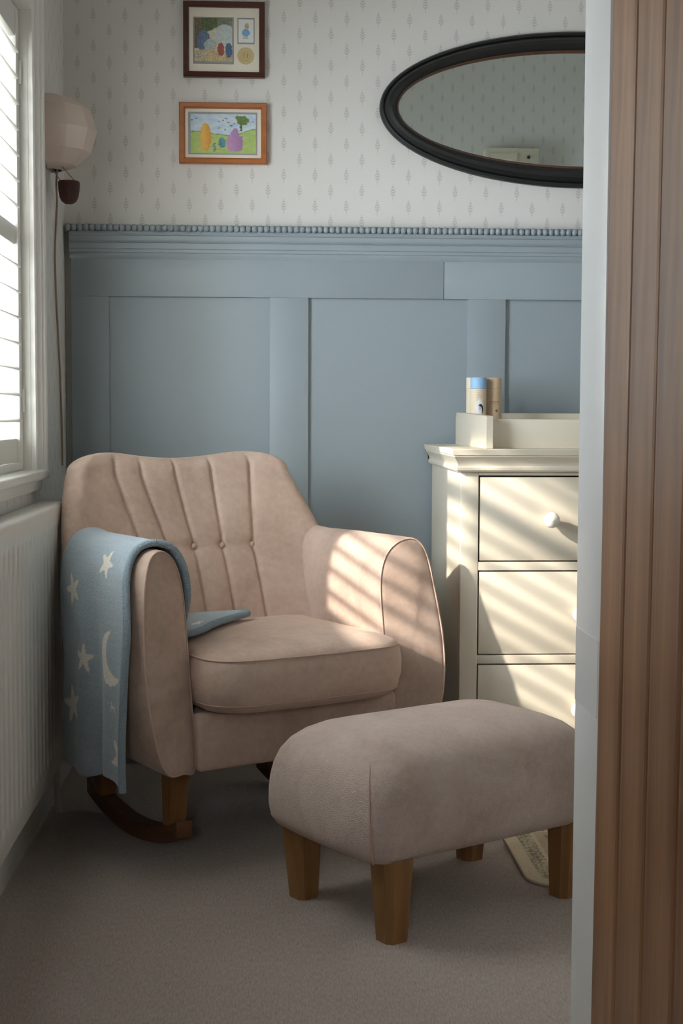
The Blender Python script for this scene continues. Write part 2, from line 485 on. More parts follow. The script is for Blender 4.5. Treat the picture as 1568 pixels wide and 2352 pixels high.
zs = [1.851-0.0598*i for i in range(7)] + [1.3535-0.0608*i for i in range(7)]
for i, z in enumerate(zs):
    o = slat0 if i == 0 else slat0.copy()
    if i: COL.objects.link(o); o.parent = sh
    o.location = (0, 0, z-WZ0)
for z in (1.78, 1.005):
    sbox('hinge', (-0.590, WY1-0.018, z), (-0.584, WY1-0.004, z+0.055), 0.001)

# unseen slab added outside to cut the sun high on the window
struct(boxes('sun_block_top', [((-1.50, 0.8, 2.085), (XL-0.25, 5.2, 2.22))], 'render_grey'))
struct(box('sun_block_side', (XL-0.36, 3.14, 0.0), (XL-0.251, 3.70, 2.084), 'render_grey'))  # unseen block added outside to set the far edge of the sun patch

# ------------------------------------------------------------------ radiator under the window
RX, RY0, RY1, RZ0, RZ1 = -0.500, 2.02, 3.518, 0.147, 0.790
rad = thing('radiator', 'white ribbed panel radiator below the window on the left wall', 'radiator', (RX-0.03, 2.82, 0))
off = Vector((RX-0.03, 2.82, 0))
def fpos(u, v):
    y = RY0+(RY1-RY0)*u; return y
V = []; Fc = []
pitch = 0.050; ny = int((RY1-RY0)/pitch*12)
zrow = [RZ0, RZ0+0.002, RZ0+0.006, RZ0+0.012] + [RZ0+0.045+0.004*k for k in range(6)] + [0.40, 0.60] + [RZ1-0.068+0.004*k for k in range(6)] + [RZ1-0.012, RZ1-0.006, RZ1-0.002, RZ1]
for z in zrow:
    for i in range(ny+1):
        y = RY0+(RY1-RY0)*i/ny
        ph = ((RY1-0.022-y)/pitch) % 1.0
        edge_y = min(y-RY0, RY1-y)
        groove = 1.0 if abs(ph-0.5) < 0.17 else max(0, 1-(abs(ph-0.5)-0.17)/0.10)
        zz = min(z-(RZ0+0.045), (RZ1-0.048)-z)
        groove *= smst(0, 0.02, zz)
        if edge_y < 0.02: groove = 0
        d = 0.007*groove
        e = min(edge_y, z-RZ0, RZ1-z)
        d += 0.012*(1-math.sqrt(max(0, 1-(1-min(1, e/0.012))**2)))
        V.append(Vector((RX-d, y, z))-off)
for j in range(len(zrow)-1):
    for i in range(ny):
        a = j*(ny+1)+i; Fc.append((a, a+1, a+ny+2, a+ny+1))
mesh('front_panel', V, Fc, 'radiator_white', rad, True)
box('casing', Vector((XL+0.012, RY0+0.002, RZ0+0.004))-off, Vector((RX-0.0115, RY1-0.001, RZ1-0.001))-off, 'radiator_white', rad, 0.006)
tube('pipe', [Vector((-0.530, 3.560, z))-off for z in (0.0, 0.1, 0.2)], 0.0075, 'radiator_white', rad, 10)
tube('elbow', [Vector(p)-off for p in ((-0.530, 3.560, 0.195), (-0.530, 3.552, 0.202), (-0.530, 3.512, 0.202))], 0.009, 'radiator_white', rad, 10)
lathe('valve', [(0.0, 0.2), (0.012, 0.2), (0.014, 0.215), (0.013, 0.235), (0.0, 0.24)], Vector((-0.530, 3.545, 0))-off, 'radiator_white', rad, 12)
tube('bleed_pipe', [Vector(p)-off for p in ((-0.535, 3.515, 0.765), (-0.535, 3.536, 0.765), (-0.535, 3.548, 0.768))], 0.006, 'dark_gap', rad, 8)

# ------------------------------------------------------------------ balloon wall lamp
lamp = thing('wall_lamp', 'pale pink hot air balloon wall lamp with a brown basket by the window', 'lamp', (XL, 3.79, 1.60))
prof = [(1.634, 0.034), (1.646, 0.070), (1.680, 0.108), (1.734, 0.124), (1.790, 0.106), (1.815, 0.072), (1.826, 0.030)]
V = []; Fc = []; ns = 6
for z, r in prof:
    for k in range(ns+1):
        a = -PI/2+PI*k/ns
        V.append((r*math.cos(a)+0.003, r*math.sin(a), z-1.60))
for j in range(len(prof)-1):
    for k in range(ns):
        a = j*(ns+1)+k; Fc.append((a, a+1, a+ns+2, a+ns+1))
Fc.append(tuple((len(prof)-1)*(ns+1)+k for k in range(ns+1)))
sd = mesh('balloon_shade', V, Fc, 'balloon_cloth', lamp)
mod = sd.modifiers.new('thickness', 'SOLIDIFY'); mod.thickness = 0.002
box('wall_plate', (0.0005, -0.02, 0.06), (0.012, 0.02, 0.16), 'cable_beige', lamp, 0.003)
bc = Vector((0.055, -0.015, 0))
lathe('basket', [(0.0, -0.054), (0.010, -0.053), (0.019, -0.047), (0.0245, -0.036), (0.0275, -0.018), (0.0285, 0.0), (0.0265, 0.0045), (0.0245, 0.001), (0.022, -0.03), (0.0, -0.032)], bc, 'basket_brown', lamp, 20)
for sx, sy in ((-0.020, 0.012), (0.020, 0.012), (-0.018, -0.016), (0.018, -0.016)):
    a = bc+Vector((sx, sy, 0.002)); b = Vector((0.020+(0.02 if sx > 0 else -0.01), -0.01+sy*1.3, 0.040))
    tube('rope', [a, (a+b)/2, b], 0.0011, 'cable_beige', lamp, 6)
cb = [(-0.545, 3.775, 1.645), (-0.553, 3.80, 1.60), (-0.566, 3.90, 1.565), (-0.567, 3.866, 1.454), (-0.567, 3.868, 1.35), (-0.567, 3.90, 1.23), (-0.567, 3.932, 1.12), (-0.567, 3.955, 0.99), (-0.567, 3.965, 0.86)]
tube('cable', [Vector(p)-Vector((XL, 3.79, 1.60)) for p in crom(cb, 6, False)], 0.0026, 'cable_beige', lamp, 6)

# ------------------------------------------------------------------ pictures
def picture(name, label, x0, x1, z0, z1, bw, fmat, yw=YB):
    t = thing(name, label, 'picture', ((x0+x1)/2, yw, (z0+z1)/2), 0)
    c = Vector(((x0+x1)/2, yw, (z0+z1)/2)); W, H = (x1-x0)/2, (z1-z0)/2
    prof = [(0.0, -0.001), (0.0, -0.019), (0.002, -0.0215), (bw-0.004, -0.0205), (bw-0.001, -0.018), (bw, -0.012), (bw, -0.001)]
    rings = []
    for sx, sz in ((-1, -1), (1, -1), (1, 1), (-1, 1), (-1, -1)):
        rings.append([(sx*(W-a), d, sz*(H-a)) for a, d in prof])
    loft('frame', rings, fmat, t, caps=False, auto=25)
    return t, c
def ellip(u, v, cu, cv, ru, rv): return ((u-cu)/ru)**2+((v-cv)/rv)**2
def noise2(u, v, s):
    return 0.5+0.5*math.sin(u*s*6.1+2.3*math.sin(v*s*4.7))*math.cos(v*s*5.3+1.7*math.sin(u*s*3.9))

p1, c1 = picture('framed_picture', 'dark mahogany framed triptych print with round gold medallion, above the orange-brown frame', -0.2375, -0.010, 1.946, 2.154, 0.0160, 'mahogany')
def P1(x, z): return Vector((x, YB, z))-c1
def board(name, x0, x1, z0, z1, d, t, c, mat='mat_board', th=0.002):
    return box(name, Vector((x0, YB-d-th, z0))-c, Vector((x1, YB-d, z1))-c, mat, t)
board('mat_board', -0.2215, -0.026, 1.962, 2.138, 0.0090, p1, c1)
board('mat_bevel', -0.2105, -0.0965, 1.983, 2.112, 0.0112, p1, c1, 'mat_bevel', 0.0006)
def art1(u, v):
    u, v = u+0.022*(noise2(v, u, 5)-0.5)+0.012*(noise2(v+.7, u, 17)-0.5), v+0.022*(noise2(u+.4, v, 6)-0.5)
    n = noise2(u, v, 4); n2 = noise2(u+.3, v, 9)
    c = mixc((214, 204, 176), (196, 190, 168), n)
    if v > 0.72+0.1*n: c = mixc((96, 106, 84), (150, 156, 138), n2)
    if ellip(u, v, 0.25, 0.9, 0.33, 0.20) < 1+0.4*n2: c = mixc((70, 84, 56), (108, 120, 84), n2)
    if u < 0.16+0.06*n and v > 0.3: c = mixc((92, 82, 62), (126, 112, 84), n2)
    if ellip(u, v, 0.80, 0.60, 0.28, 0.26) < 1: c = mixc((198, 206, 204), (182, 190, 190), n)
    if ellip(u, v, 0.24, 0.46, 0.16, 0.24) < 1+0.3*n: c = mixc((76, 98, 140), (118, 132, 142), n2)
    if ellip(u, v, 0.42, 0.36, 0.15, 0.16) < 1+0.3*n: c = mixc((184, 196, 196), (150, 162, 160), n2)
    if v < 0.24+0.05*n: c = mixc((172, 148, 104), (206, 190, 156), n2)
    if ellip(u, v, 0.70, 0.28, 0.085, 0.14) < 1+0.3*n: c = mixc((172, 92, 76), (140, 76, 66), n2)
    if ellip(u, v, 0.91, 0.26, 0.085, 0.16) < 1+0.3*n: c = mixc((70, 96, 140), (96, 112, 140), n2)
    if ellip(u, v, 0.18, 0.12, 0.16, 0.07) < 1+0.4*n: c = mixc((212, 204, 190), (140, 132, 112), n2)
    return c
x0, x1, z0, z1 = -0.2065, -0.1010, 1.990, 2.109
colgrid('print', 90, 100, lambda u, v: P1(x0+(x1-x0)*u, z0+(z1-z0)*v)+Vector((0, -0.0125, 0)), art1, 'print_paper', p1)
board('mat_bevel', -0.0865, -0.0385, 2.039, 2.111, 0.0112, p1, c1, 'mat_bevel', 0.0006)
def art2(u, v):
    u, v = u+0.022*(noise2(v, u, 5)-0.5)+0.012*(noise2(v+.7, u, 17)-0.5), v+0.022*(noise2(u+.4, v, 6)-0.5)
    n = noise2(u, v, 3); c = (226, 226, 224)
    if ellip(u, v, 0.50, 0.42, 0.24, 0.15) < 1+0.5*n: c = mixc((96, 150, 200), (130, 170, 206), n)
    if ellip(u, v, 0.56, 0.70, 0.13, 0.13) < 1+0.4*n: c = mixc((176, 152, 126), (196, 178, 156), n)
    if ellip(u, v, 0.46, 0.20, 0.20, 0.03) < 1: c = (176, 172, 164)
    return c
a0, a1, b0, b1 = -0.0835, -0.0415, 2.043, 2.107
colgrid('print', 36, 50, lambda u, v: P1(a0+(a1-a0)*u, b0+(b1-b0)*v)+Vector((0, -0.0125, 0)), art2, 'print_paper', p1)
cc = P1(-0.0635, 2.0065)
cn = lathe('medallion', [(0.0, -0.0112), (0.0235, -0.0112), (0.0235, -0.0125), (0.0215, -0.0132), (0.020, -0.0126), (0.0140, -0.0126), (0.0135, -0.0134), (0.0115, -0.0134), (0.011, -0.0126), (0.0, -0.0126)], cc, 'gold_coin', p1, 28, 'y')
for s in (-1, 1): tube('emblem', [cc+Vector((0.0028*s+0.0045*s*math.cos(a)*0.5, -0.0130, 0.006*math.sin(a))) for a in [k*PI/6-PI/2 for k in range(7)]], 0.0008, 'honey_frame', cn, 5)

p2, c2 = picture('framed_picture', 'orange-brown framed meadow print hanging below the dark mahogany frame', -0.2500, -0.0040, 1.7072, 1.8758, 0.0165, 'honey_frame')
box('mat_board', Vector((-0.2340, YB-0.0110, 1.7230))-c2, Vector((-0.0200, YB-0.0090, 1.8600))-c2, 'mat_board', p2)
box('mat_bevel', Vector((-0.2250, YB-0.0118, 1.7325))-c2, Vector((-0.0310, YB-0.0112, 1.8505))-c2, 'mat_bevel', p2)
birds = [(0.03, 0.86), (0.08, 0.89), (0.43, 0.82), (0.49, 0.86), (0.55, 0.90), (0.43, 0.66), (0.52, 0.62), (0.57, 0.80), (0.62, 0.72), (0.66, 0.77), (0.90, 0.82), (0.95, 0.82)]
def art3(u, v):
    u, v = u+0.022*(noise2(v, u, 5)-0.5)+0.012*(noise2(v+.7, u, 17)-0.5), v+0.022*(noise2(u+.4, v, 6)-0.5)
    n = noise2(u, v, 3); n2 = noise2(u+.2, v, 9)
    hz = 0.52+0.05*math.sin(u*5.5+1.4)+(0.09*smst(0.65, 0.95, u))
    c = mixc((176, 196, 218), (206, 216, 222), n)
    for bu, bv in birds:
        if abs(u-bu) < 0.016 and abs(v-bv+0.02-abs(u-bu)*1.1) < 0.014: c = (96, 104, 116)
    if v < hz: c = mixc((150, 178, 96), (182, 196, 122), n*0.6+n2*0.4)
    if v < hz and v > hz-0.03: c = mixc(c, (104, 138, 70), 0.7)
    if ellip(u, v, 0.80, 0.84, 0.085, 0.11) < 1+0.5*n2 or ellip(u, v, 0.73, 0.90, 0.05, 0.05) < 1: c = mixc((84, 110, 50), (112, 132, 66), n2)
    if abs(u-0.755-0.02*v) < 0.015+0.04*max(0, 0.62-v)*(v < 0.62) and 0.56 < v < 0.8: c = (92, 100, 56)
    if ellip(u, v, 0.23, 0.40, 0.085, 0.36) < 1 and v > 0.06: c = mixc((226, 178, 84), (196, 138, 56), smst(0.18, 0.32, u)*0.7+0.3*n2)    # straw stook
    if ellip(u, v, 0.68, 0.30, 0.125-0.05*(v > 0.45), 0.34) < 1 and v > 0.06: c = mixc((184, 142, 182), (150, 108, 156), smst(0.6, 0.8, u)*0.6+0.4*n2)  # lilac bush
    if ellip(u, v, 0.485, 0.27, 0.055, 0.13) < 1: c = mixc((90, 150, 176), (70, 110, 110), n2)
    if ellip(u, v, 0.36, 0.15, 0.03, 0.12) < 1: c = mixc((88, 100, 84), (214, 212, 196), n2)
    return c
d0, d1_, e0, e1 = -0.2180, -0.0350, 1.7365, 1.8450
colgrid('print', 150, 90, lambda u, v: Vector((d0+(d1_-d0)*u, YB-0.0124, e0+(e1-e0)*v))-c2, art3, 'print_paper', p2)

# ------------------------------------------------------------------ oval mirror
MC = Vector((0.900, YB, 1.8712))
mir = thing('oval_mirror', 'large oval wall mirror in a moulded black frame above the dresser', 'mirror', MC)
prof = [(0.0, 0.0), (0.0, 0.012), (0.004, 0.018), (0.010, 0.019), (0.013, 0.016), (0.016, 0.022), (0.024, 0.031), (0.034, 0.033), (0.043, 0.028), (0.047, 0.021), (0.049, 0.018), (0.049, 0.0)]
N = 128
rings = []
for k in range(N+1):
    a = 2*PI*k/N
    rings.append([((0.586-d*0.98)*math.cos(a), -h, (0.2190-d*1.10)*math.sin(a)) for d, h in prof])
loft('frame', rings, 'black_frame', mir, caps=False, auto=35)
prof2 = [(0.0485, 0.002), (0.0485, 0.0190), (0.0510, 0.0195), (0.0545, 0.0150), (0.0545, 0.002)]
loft('inner_lip', [[((0.586-d*0.98)*math.cos(2*PI*k/N), -h, (0.2190-d*1.10)*math.sin(2*PI*k/N)) for d, h in prof2] for k in range(N+1)], 'bronze_lip', mir, caps=False, auto=35)
V = [(0, -0.011, 0)]+[(0.534*math.cos(2*PI*k/N), -0.011, 0.161*math.sin(2*PI*k/N)) for k in range(N)]
mesh('glass', V, [(0, 1+k, 1+(k+1) % N) for k in range(N)], 'mirror_glass', mir)

# what the mirror shows: a cream hanging cupboard on the wall behind
cup = thing('wall_cupboard', 'cream wooden cupboard hung on the wall facing the mirror, seen in its reflection', 'cupboard', (1.05, YF, 1.825))
box('cabinet', (-0.115, 0.0, -0.10), (0.115, 0.07, 0.33), 'cream_lacquer', cup, 0.003)
dr = boxes('door', [((-0.095, 0.0705, -0.09), (0.02, 0.080, -0.06)), ((-0.095, 0.0705, 0.28), (0.02, 0.080, 0.305)), ((-0.095, 0.0705, -0.06), (-0.075, 0.080, 0.28)), ((0.0, 0.0705, -0.06), (0.02, 0.080, 0.28))], 'cream_lacquer', cup)
box('door_panel', (-0.075, 0.0705, -0.06), (0.0, 0.074, 0.28), 'white_gloss', dr)
lathe('knob', [(0, 0.0705), (0.006, 0.071), (0.008, 0.080), (0.0, 0.084)], (0.07, 0, 0.29), 'dark_gap', cup, 10, 'y')

# ------------------------------------------------------------------ chest of drawers
CX0, CX1, CY0, CY1 = 0.468, 1.298, 3.432, 4.045
ch = thing('chest_of_drawers', 'cream chest of drawers with round ivory knobs beside the armchair', 'chest of drawers', ((CX0+CX1)/2, (CY0+CY1)/2, 0))
co = Vector(((CX0+CX1)/2, (CY0+CY1)/2, 0))
def cbox(name, lo, hi, mat='cream_lacquer', par=None, bev=0.0):
    return box(name, Vector(lo)-co, Vector(hi)-co, mat, par or ch, bev)
cbox('side_panel', (CX0, CY0+0.03, 0.03), (CX0+0.022, CY1, 0.868))
cbox('side_panel', (CX1-0.022, CY0+0.03, 0.03), (CX1, CY1, 0.868))
cbox('back_panel', (CX0+0.022, CY1-0.012, 0.05), (CX1-0.022, CY1, 0.868))
cbox('post', (CX0, CY0, 0), (CX0+0.043, CY0+0.03, 0.868), bev=0.0015)
cbox('post', (CX1-0.043, CY0, 0), (CX1, CY0+0.03, 0.868), bev=0.0015)
cbox('plinth', (CX0+0.043, CY0+0.004, 0.03), (CX1-0.043, CY0+0.026, 0.15), bev=0.0015)
DX0c, DX1c = CX0+0.043, CX1-0.043
for z0, z1 in ((0.8565, 0.868), (0.6245, 0.6455), (0.3945, 0.4155), (0.150, 0.170)):
    cbox('rail', (DX0c, CY0+0.001, z0), (DX1c, CY0+0.03, z1), bev=0.001)
cbox('mullion', (0.870, CY0+0.001, 0.6455), (0.892, CY0+0.03, 0.8565), bev=0.001)
cbox('gap_shade_sheet', (CX0+0.022, CY0+0.028, 0.05), (CX1-0.022, CY0+0.034, 0.868), 'dark_gap')  # dark sheet behind the drawers, shade of the gaps put into its colour
def drawer(x0, x1, z0, z1, knobs):
    d = cbox('drawer', (x0+0.0035, CY0+0.002, z0+0.0030), (x1-0.0035, CY0+0.024, z1-0.0035), bev=0.0012)
    for kx in knobs:
        lathe('knob', [(0.0, 0.004), (0.013, 0.002), (0.0125, -0.002), (0.009, -0.007), (0.010, -0.012), (0.0165, -0.018), (0.0195, -0.026), (0.0185, -0.034), (0.0125, -0.040), (0.0, -0.0425)], Vector((kx, CY0+0.002, (z0+z1)/2-0.001))-co, 'knob_ivory', d, 24, 'y')
drawer(DX0c, 0.870, 0.6455, 0.8565, [0.6865])
drawer(0.892, DX1c, 0.6455, 0.8565, [1.0755])
drawer(DX0c, DX1c, 0.4155, 0.6245, [0.7600, 1.002])
drawer(DX0c, DX1c, 0.170, 0.3945, [0.7600, 1.002])
# moulded top: profile swept round front and both sides
tp = [(0.866, 0.000), (0.866, 0.009), (0.870, 0.0115), (0.876, 0.0115), (0.880, 0.009), (0.883, 0.009), (0.889, 0.0105), (0.897, 0.016), (0.902, 0.0195), (0.9055, 0.0195), (0.9065, 0.022), (0.9195, 0.0235), (0.921, 0.022), (0.921, 0.000)]
rings = []
for (x, y), (ox, oy) in (((CX0, CY1), (-1, 0)), ((CX0, CY0), (-1, -1)), ((CX1, CY0), (1, -1)), ((CX1, CY1), (1, 0))):
    rings.append([Vector((x+ox*d, y+oy*d, z))-co for z, d in tp])
loft('top_moulding', rings, 'cream_lacquer', ch, auto=22)
cbox('top', (CX0-0.001, CY0-0.001, 0.866), (CX1+0.001, CY1, 0.9211))

# changing tray on the chest
TX0, TX1, TY0, TY1, TZ = 0.531, 1.232, 3.455, 4.02, 0.9211
tray = thing('changing_tray', 'cream wooden changing tray with raised sides on the chest of drawers', 'tray', ((TX0+TX1)/2, (TY0+TY1)/2, TZ))
to = Vector(((TX0+TX1)/2, (TY0+TY1)/2, TZ))
def tside(x):
    pts = [(TY0, TZ), (TY0, TZ+0.080), (TY1-0.02, TZ+0.090), (TY1-0.008, TZ+0.087), (TY1, TZ+0.076), (TY1, TZ)]
    V = [Vector((x+dx, y, z))-to for dx in (0, 0.018) for y, z in pts]; n = len(pts)
    Fc = [tuple(range(n)), tuple(range(n, 2*n))]+[(i, (i+1) % n, n+(i+1) % n, n+i) for i in range(n)]
    o = mesh('side_board', V, Fc, 'cream_lacquer', tray)
    b = o.modifiers.new('bev', 'BEVEL'); b.width = 0.0012; b.segments = 2
tside(TX0); tside(TX1-0.018)
for lo, hi, nm in (((TX0+0.018, TY0+0.03, TZ), (TX1-0.018, TY0+0.048, TZ+0.072), 'front_board'), ((TX0+0.018, TY1-0.018, TZ), (TX1-0.018, TY1, TZ+0.088), 'back_board'), ((TX0+0.018, TY0+0.048, TZ), (TX1-0.018, TY1-0.018, TZ+0.008), 'tray_base')):
    box(nm, Vector(lo)-to, Vector(hi)-to, 'cream_lacquer', tray, 0.0012)

# cardboard tubes standing in the tray
def ctube(name, label, x, y, r, z1, body, cap, art, caph=0.030):
    z0 = TZ+0.008; t = thing(name, label, 'tube', (x, y, z0)); h = z1-z0
    lathe('body', [(0, 0.0), (r, 0.0), (r, h-caph-0.0006), (0, h-caph-0.0006)], (0, 0, 0), body, t, 28)
    lathe('cap', [(0, h-caph), (r*1.015, h-caph), (r*1.015, h-0.001), (r*0.985, h), (r*0.93, h), (r*0.92, h-0.0015), (0, h-0.0015)], (0, 0, 0), cap, t, 28)
    if art:
        def fp(u, v):
            a = math.radians(205+130*u); return (r*1.006*math.cos(a), r*1.006*math.sin(a), 0.012+(h-caph-0.016)*v)
        colgrid('label', 60, 90, fp, art, 'card_label', t)
def art_b(u, v):
    c = (226, 210, 184)
    if ellip(u, v, 0.50, 0.64, 0.24, 0.15) < 1: c = (232, 230, 228)
    if v > 0.82 and abs((v-0.90)*20-round((v-0.90)*20)) < 0.25 and 0.35 < u < 0.65 and noise2(u, v, 16) > 0.4: c = (190, 178, 164)
    if ellip(u, v, 0.56, 0.60, 0.17, 0.11) < 1 and ellip(u, v, 0.48, 0.56, 0.17, 0.11) > 1: c = (40, 44, 62)
    if abs(u-0.52) < 0.02 and 0.58 < v < 0.68: c = (40, 44, 62)
    return c
def art_r(u, v):
    c = (200, 176, 148)
    if 0.70 < v < 0.77:
        k = (u-0.22)/0.075
        if 0 <= k < 7:
            f = k-math.floor(k)
            if (f < 0.24) or (abs(f-0.5) < 0.25 and (int(k*7) % 2 == 0) and (v > 0.755 or v < 0.715)) : c = (150, 104, 70)
        if 0.22 < u < 0.28 and v < 0.765 and v > 0.75: c = (150, 104, 70)
    if 0.66 < v < 0.675 and 0.35 < u < 0.65 and noise2(u, v, 22) > 0.45: c = (170, 134, 104)
    if ellip(u, v, 0.60, 0.57, 0.07, 0.030) < 1: c = (128, 86, 48)
    return c
ctube('card_tube', 'cream cardboard tube with a sky-blue cap in front of the plain cream tube', 0.5735, 3.875, 0.0218, 1.1055, 'cream_card', 'blue_cap', art_b)
ctube('card_tube', 'plain cream cardboard tube half hidden behind the blue-capped tube', 0.5710, 3.950, 0.0205, 1.1070, 'cream_card', 'cream_card', None)
ctube('card_tube', 'kraft brown cardboard tube with brown lettering, rightmost of the three tubes', 0.6200, 3.900, 0.0208, 1.1055, 'kraft_card', 'kraft_card', art_r)

# ------------------------------------------------------------------ armchair
TH = math.radians(29.5)
ac = thing('rocking_armchair', 'beige velvet rocking armchair with channelled buttoned back in the corner', 'armchair', (0.096, 3.140, 0), TH)
def armprof(y):
    """outline (x,z) of the right arm at depth y"""
    base = [(0.268, 0.19), (0.268, 0.32), (0.268, 0.48), (0.271, 0.59), (0.287, 0.652), (0.316, 0.686), (0.352, 0.696), (0.388, 0.680), (0.412, 0.636), (0.427, 0.555), (0.436, 0.46), (0.434, 0.375), (0.418, 0.290), (0.390, 0.224), (0.352, 0.19), (0.310, 0.186)]
    k = smst(0.28, 0.60, y); kk = smst(0.42, 0.62, y)
    return [(0.268+(x-0.268)*0.975*(1-0.34*k)-0.01*k, 0.19+(z-0.19)*(1+0.03*kk)) for x, z in base]
def armring(y, inset, lean=1.0):
    pr = crom([Vector((x, 0, z)) for x, z in armprof(y)], 5)
    c = sum(pr, Vector())/len(pr); out = []
    for i, p in enumerate(pr):
        t = (pr[(i+1) % len(pr)]-pr[i-1]).normalized(); nrm = Vector((-t.z, 0, t.x))
        if nrm.dot(p-c) > 0: nrm = -nrm
        q = p+nrm*inset
        rd = 1-0.135*(1-smst(-0.005, 0.075, y))*smst(0.33, 0.42, q.x)
        q.x = 0.268+(q.x-0.268)*rd
        ln = (0.035+0.06*smst(0.19, 0.70, q.z))*(1-min(1, y/0.55))*lean
        ln += (0.030-0.45*(q.x-0.268))*(1-smst(0.0, 0.35, y))
        out.append(Vector((q.x, y+ln, q.z)))
    return out
for s, nm in ((1, 'arm'), (-1, 'arm')):
    rings = []
    r0 = armring(0.0, 0.014)
    c0 = sum(r0, Vector())/len(r0)
    for k, dy in ((0.25, -0.004), (0.55, -0.003), (0.85, -0.001)):
        rings.append([c0+(p-c0)*k+Vector((0, dy+ (p.y-c0.y)*(1-k)*0, 0)) for p in r0])
    rings.append(r0)
    rings.append(armring(0.002, 0.006)); rings.append(armring(0.007, 0.0015)); rings.append(armring(0.014, 0.0))
    for y in (0.022, 0.032, 0.045, 0.06, 0.08, 0.12, 0.2, 0.28, 0.36, 0.44, 0.50, 0.545): rings.append(armring(y, 0.0))
    rings.append(armring(0.557, 0.010))
    rings = [[Vector((p.x*s, p.y, p.z)) for p in r] for r in rings]
    arm = loft(nm, rings, 'velvet', ac, auto=80)
    pp = [Vector((p.x*s, p.y-0.0005, p.z)) for p in armring(0.004, 0.0035)]
    tube('piping', pp, 0.0027, 'piping_velvet', arm, 6, closed=True)

# back: horizontal slices lofted upwards, with channels pressed into the front
SEAM_T = [-0.205, -0.125, -0.017, 0.096, 0.212]
SEAM_B = [-0.140, -0.062, 0.014, 0.096, 0.182]
HWT = [(0.62, 0.388), (0.68, 0.376), (0.72, 0.366), (0.78, 0.348), (0.83, 0.330), (0.86, 0.316)]
def hw(z):
    if z <= HWT[0][0]: return HWT[0][1]
    for (a, p), (b, q) in zip(HWT[:-1], HWT[1:]):
        if z <= b: return p+(q-p)*(z-a)/(b-a)
    return HWT[-1][1]
def y0b(z): return 0.485+0.155*(z-0.45)/0.45 if z > 0.45 else 0.485
ZB = 0.652
BX = -0.033
def back_slice(z, ph, topk):
    """horizontal slice of the padded back; ph 0..pi/2 rolls over the top edge"""
    NI, NO, TK = 260, 60, 0.048
    pts = []
    cp = math.cos(ph)
    H = hw(z)-0.075*(1-cp)
    wg = 0.105-0.050*smst(0.60, 0.86, z)
    def half(u):
        e = max(0.0, (abs(u)-0.87)/0.13)
        return TK*cp*math.sqrt(max(0.0, 1-e*e))
    def lift(u): return (0.034*abs(u)**1.8*(1-0.75*abs(u)**5)-0.010)*topk + TK*math.sin(ph)
    for i in range(NI+1):
        u = -1+2*i/NI; x = u*H
        y = y0b(z)+TK-wg*abs(u)**2.4-half(u)
        for st, sb in zip(SEAM_T, SEAM_B):
            xs = sb+(st-sb)*max(0, min(1, (z-ZB)/(0.90-ZB))) if z > ZB else sb+0.03*(ZB-z)
            d = (x-xs)/0.0060
            y += cp*(0.0085*math.exp(-d*d) + 0.0040*math.exp(-((x-xs)/0.024)**2))
            db = ((x-xs)/0.018)**2+((z-ZB)/0.018)**2
            y += 0.007*math.exp(-db)
        if abs(x) < 0.20: y += 0.007*math.exp(-((z-ZB)/0.009)**2)*(1-smst(0.15, 0.20, abs(x)))
        pts.append(Vector((x+BX, y, z+lift(u))))
    for i in range(1, NO):
        u = 1-2*i/NO
        yo = y0b(z)+TK-wg*abs(u)**2.4+half(u)
        pts.append(Vector((u*H+BX, yo, z+lift(u))))
    return pts
slices = []
zz_ = [0.19, 0.30, 0.42]+[0.44+0.011*k for k in range(38)]
for z in zz_: slices.append(back_slice(z, 0.0, smst(0.6, 0.86, z)))
zt = zz_[-1]
for k in range(1, 8):
    slices.append(back_slice(zt, (k/7)*PI/2*0.9999, 1.0))
bk = loft('backrest', slices, 'velvet', ac, caps=False, auto=180)
bmb = None
for sx in SEAM_B:
    yb = y0b(ZB)-0.10*abs(sx/0.388)**2.4
    if bmb is None:
        o = lathe('button', [(0.0, -0.0050), (0.004, -0.0046), (0.0078, -0.002), (0.0086, 0.001), (0.0065, 0.004), (0.0, 0.005)], (0, 0, 0), 'piping_velvet', ac, 16, 'y'); bmb = o
    else:
        o = bmb.copy(); COL.objects.link(o); o.parent = ac
    o.location = (sx+BX, yb+0.0165, ZB)

# seat cushion
def rrect(hx, y0, y1, rad, bow=0.0, n=8):
    pts = []
    cs = [(hx-rad, y1-0.02, 0, 0.02), (-hx+rad, y1-0.02, 90, 0.02), (-hx+rad, y0+rad, 180, rad), (hx-rad, y0+rad, 270, rad)]
    out = []
    for cx, cy, a0, rr in cs:
        ccx = (hx-rr)*(1 if cx > 0 else -1)
        for k in range(n+1):
            a = math.radians(a0+90*k/n); out.append(Vector((ccx+rr*math.cos(a), cy+rr*math.sin(a), 0)))
    res = []
    for i in range(len(out)):
        a, b = out[i], out[(i+1) % len(out)]
        m = max(1, int((b-a).length/0.03))
        for k in range(m): res.append(a+(b-a)*(k/m))
    for p in res:
        if bow and p.y < y0+0.15: p.y -= bow*(1-(p.x/hx)**2)*(1-(p.y-y0)/0.15)
    return res
def cushion(name, hx, y0, y1, rad, prof, mat, par, bow, dome):
    base = rrect(hx, y0, y1, rad, bow); c = Vector((0, (y0+y1)/2, 0)); rings = []
    for ins, z in prof:
        rings.append([Vector((p.x-ins*math.copysign(1, p.x)*min(1, abs(p.x)/(hx*0.9)), p.y-ins*((p.y-c.y)/((y1-y0)/2)), z)) for p in base])
    last = rings[-1]
    for k in (0.88, 0.74, 0.58, 0.4, 0.2):
        rings.append([Vector((c.x+(p.x-c.x)*k, c.y+(p.y-c.y)*k, last[0].z+dome*(1-k*k))) for p in last])
    return loft(name, rings, mat, par, auto=80), base
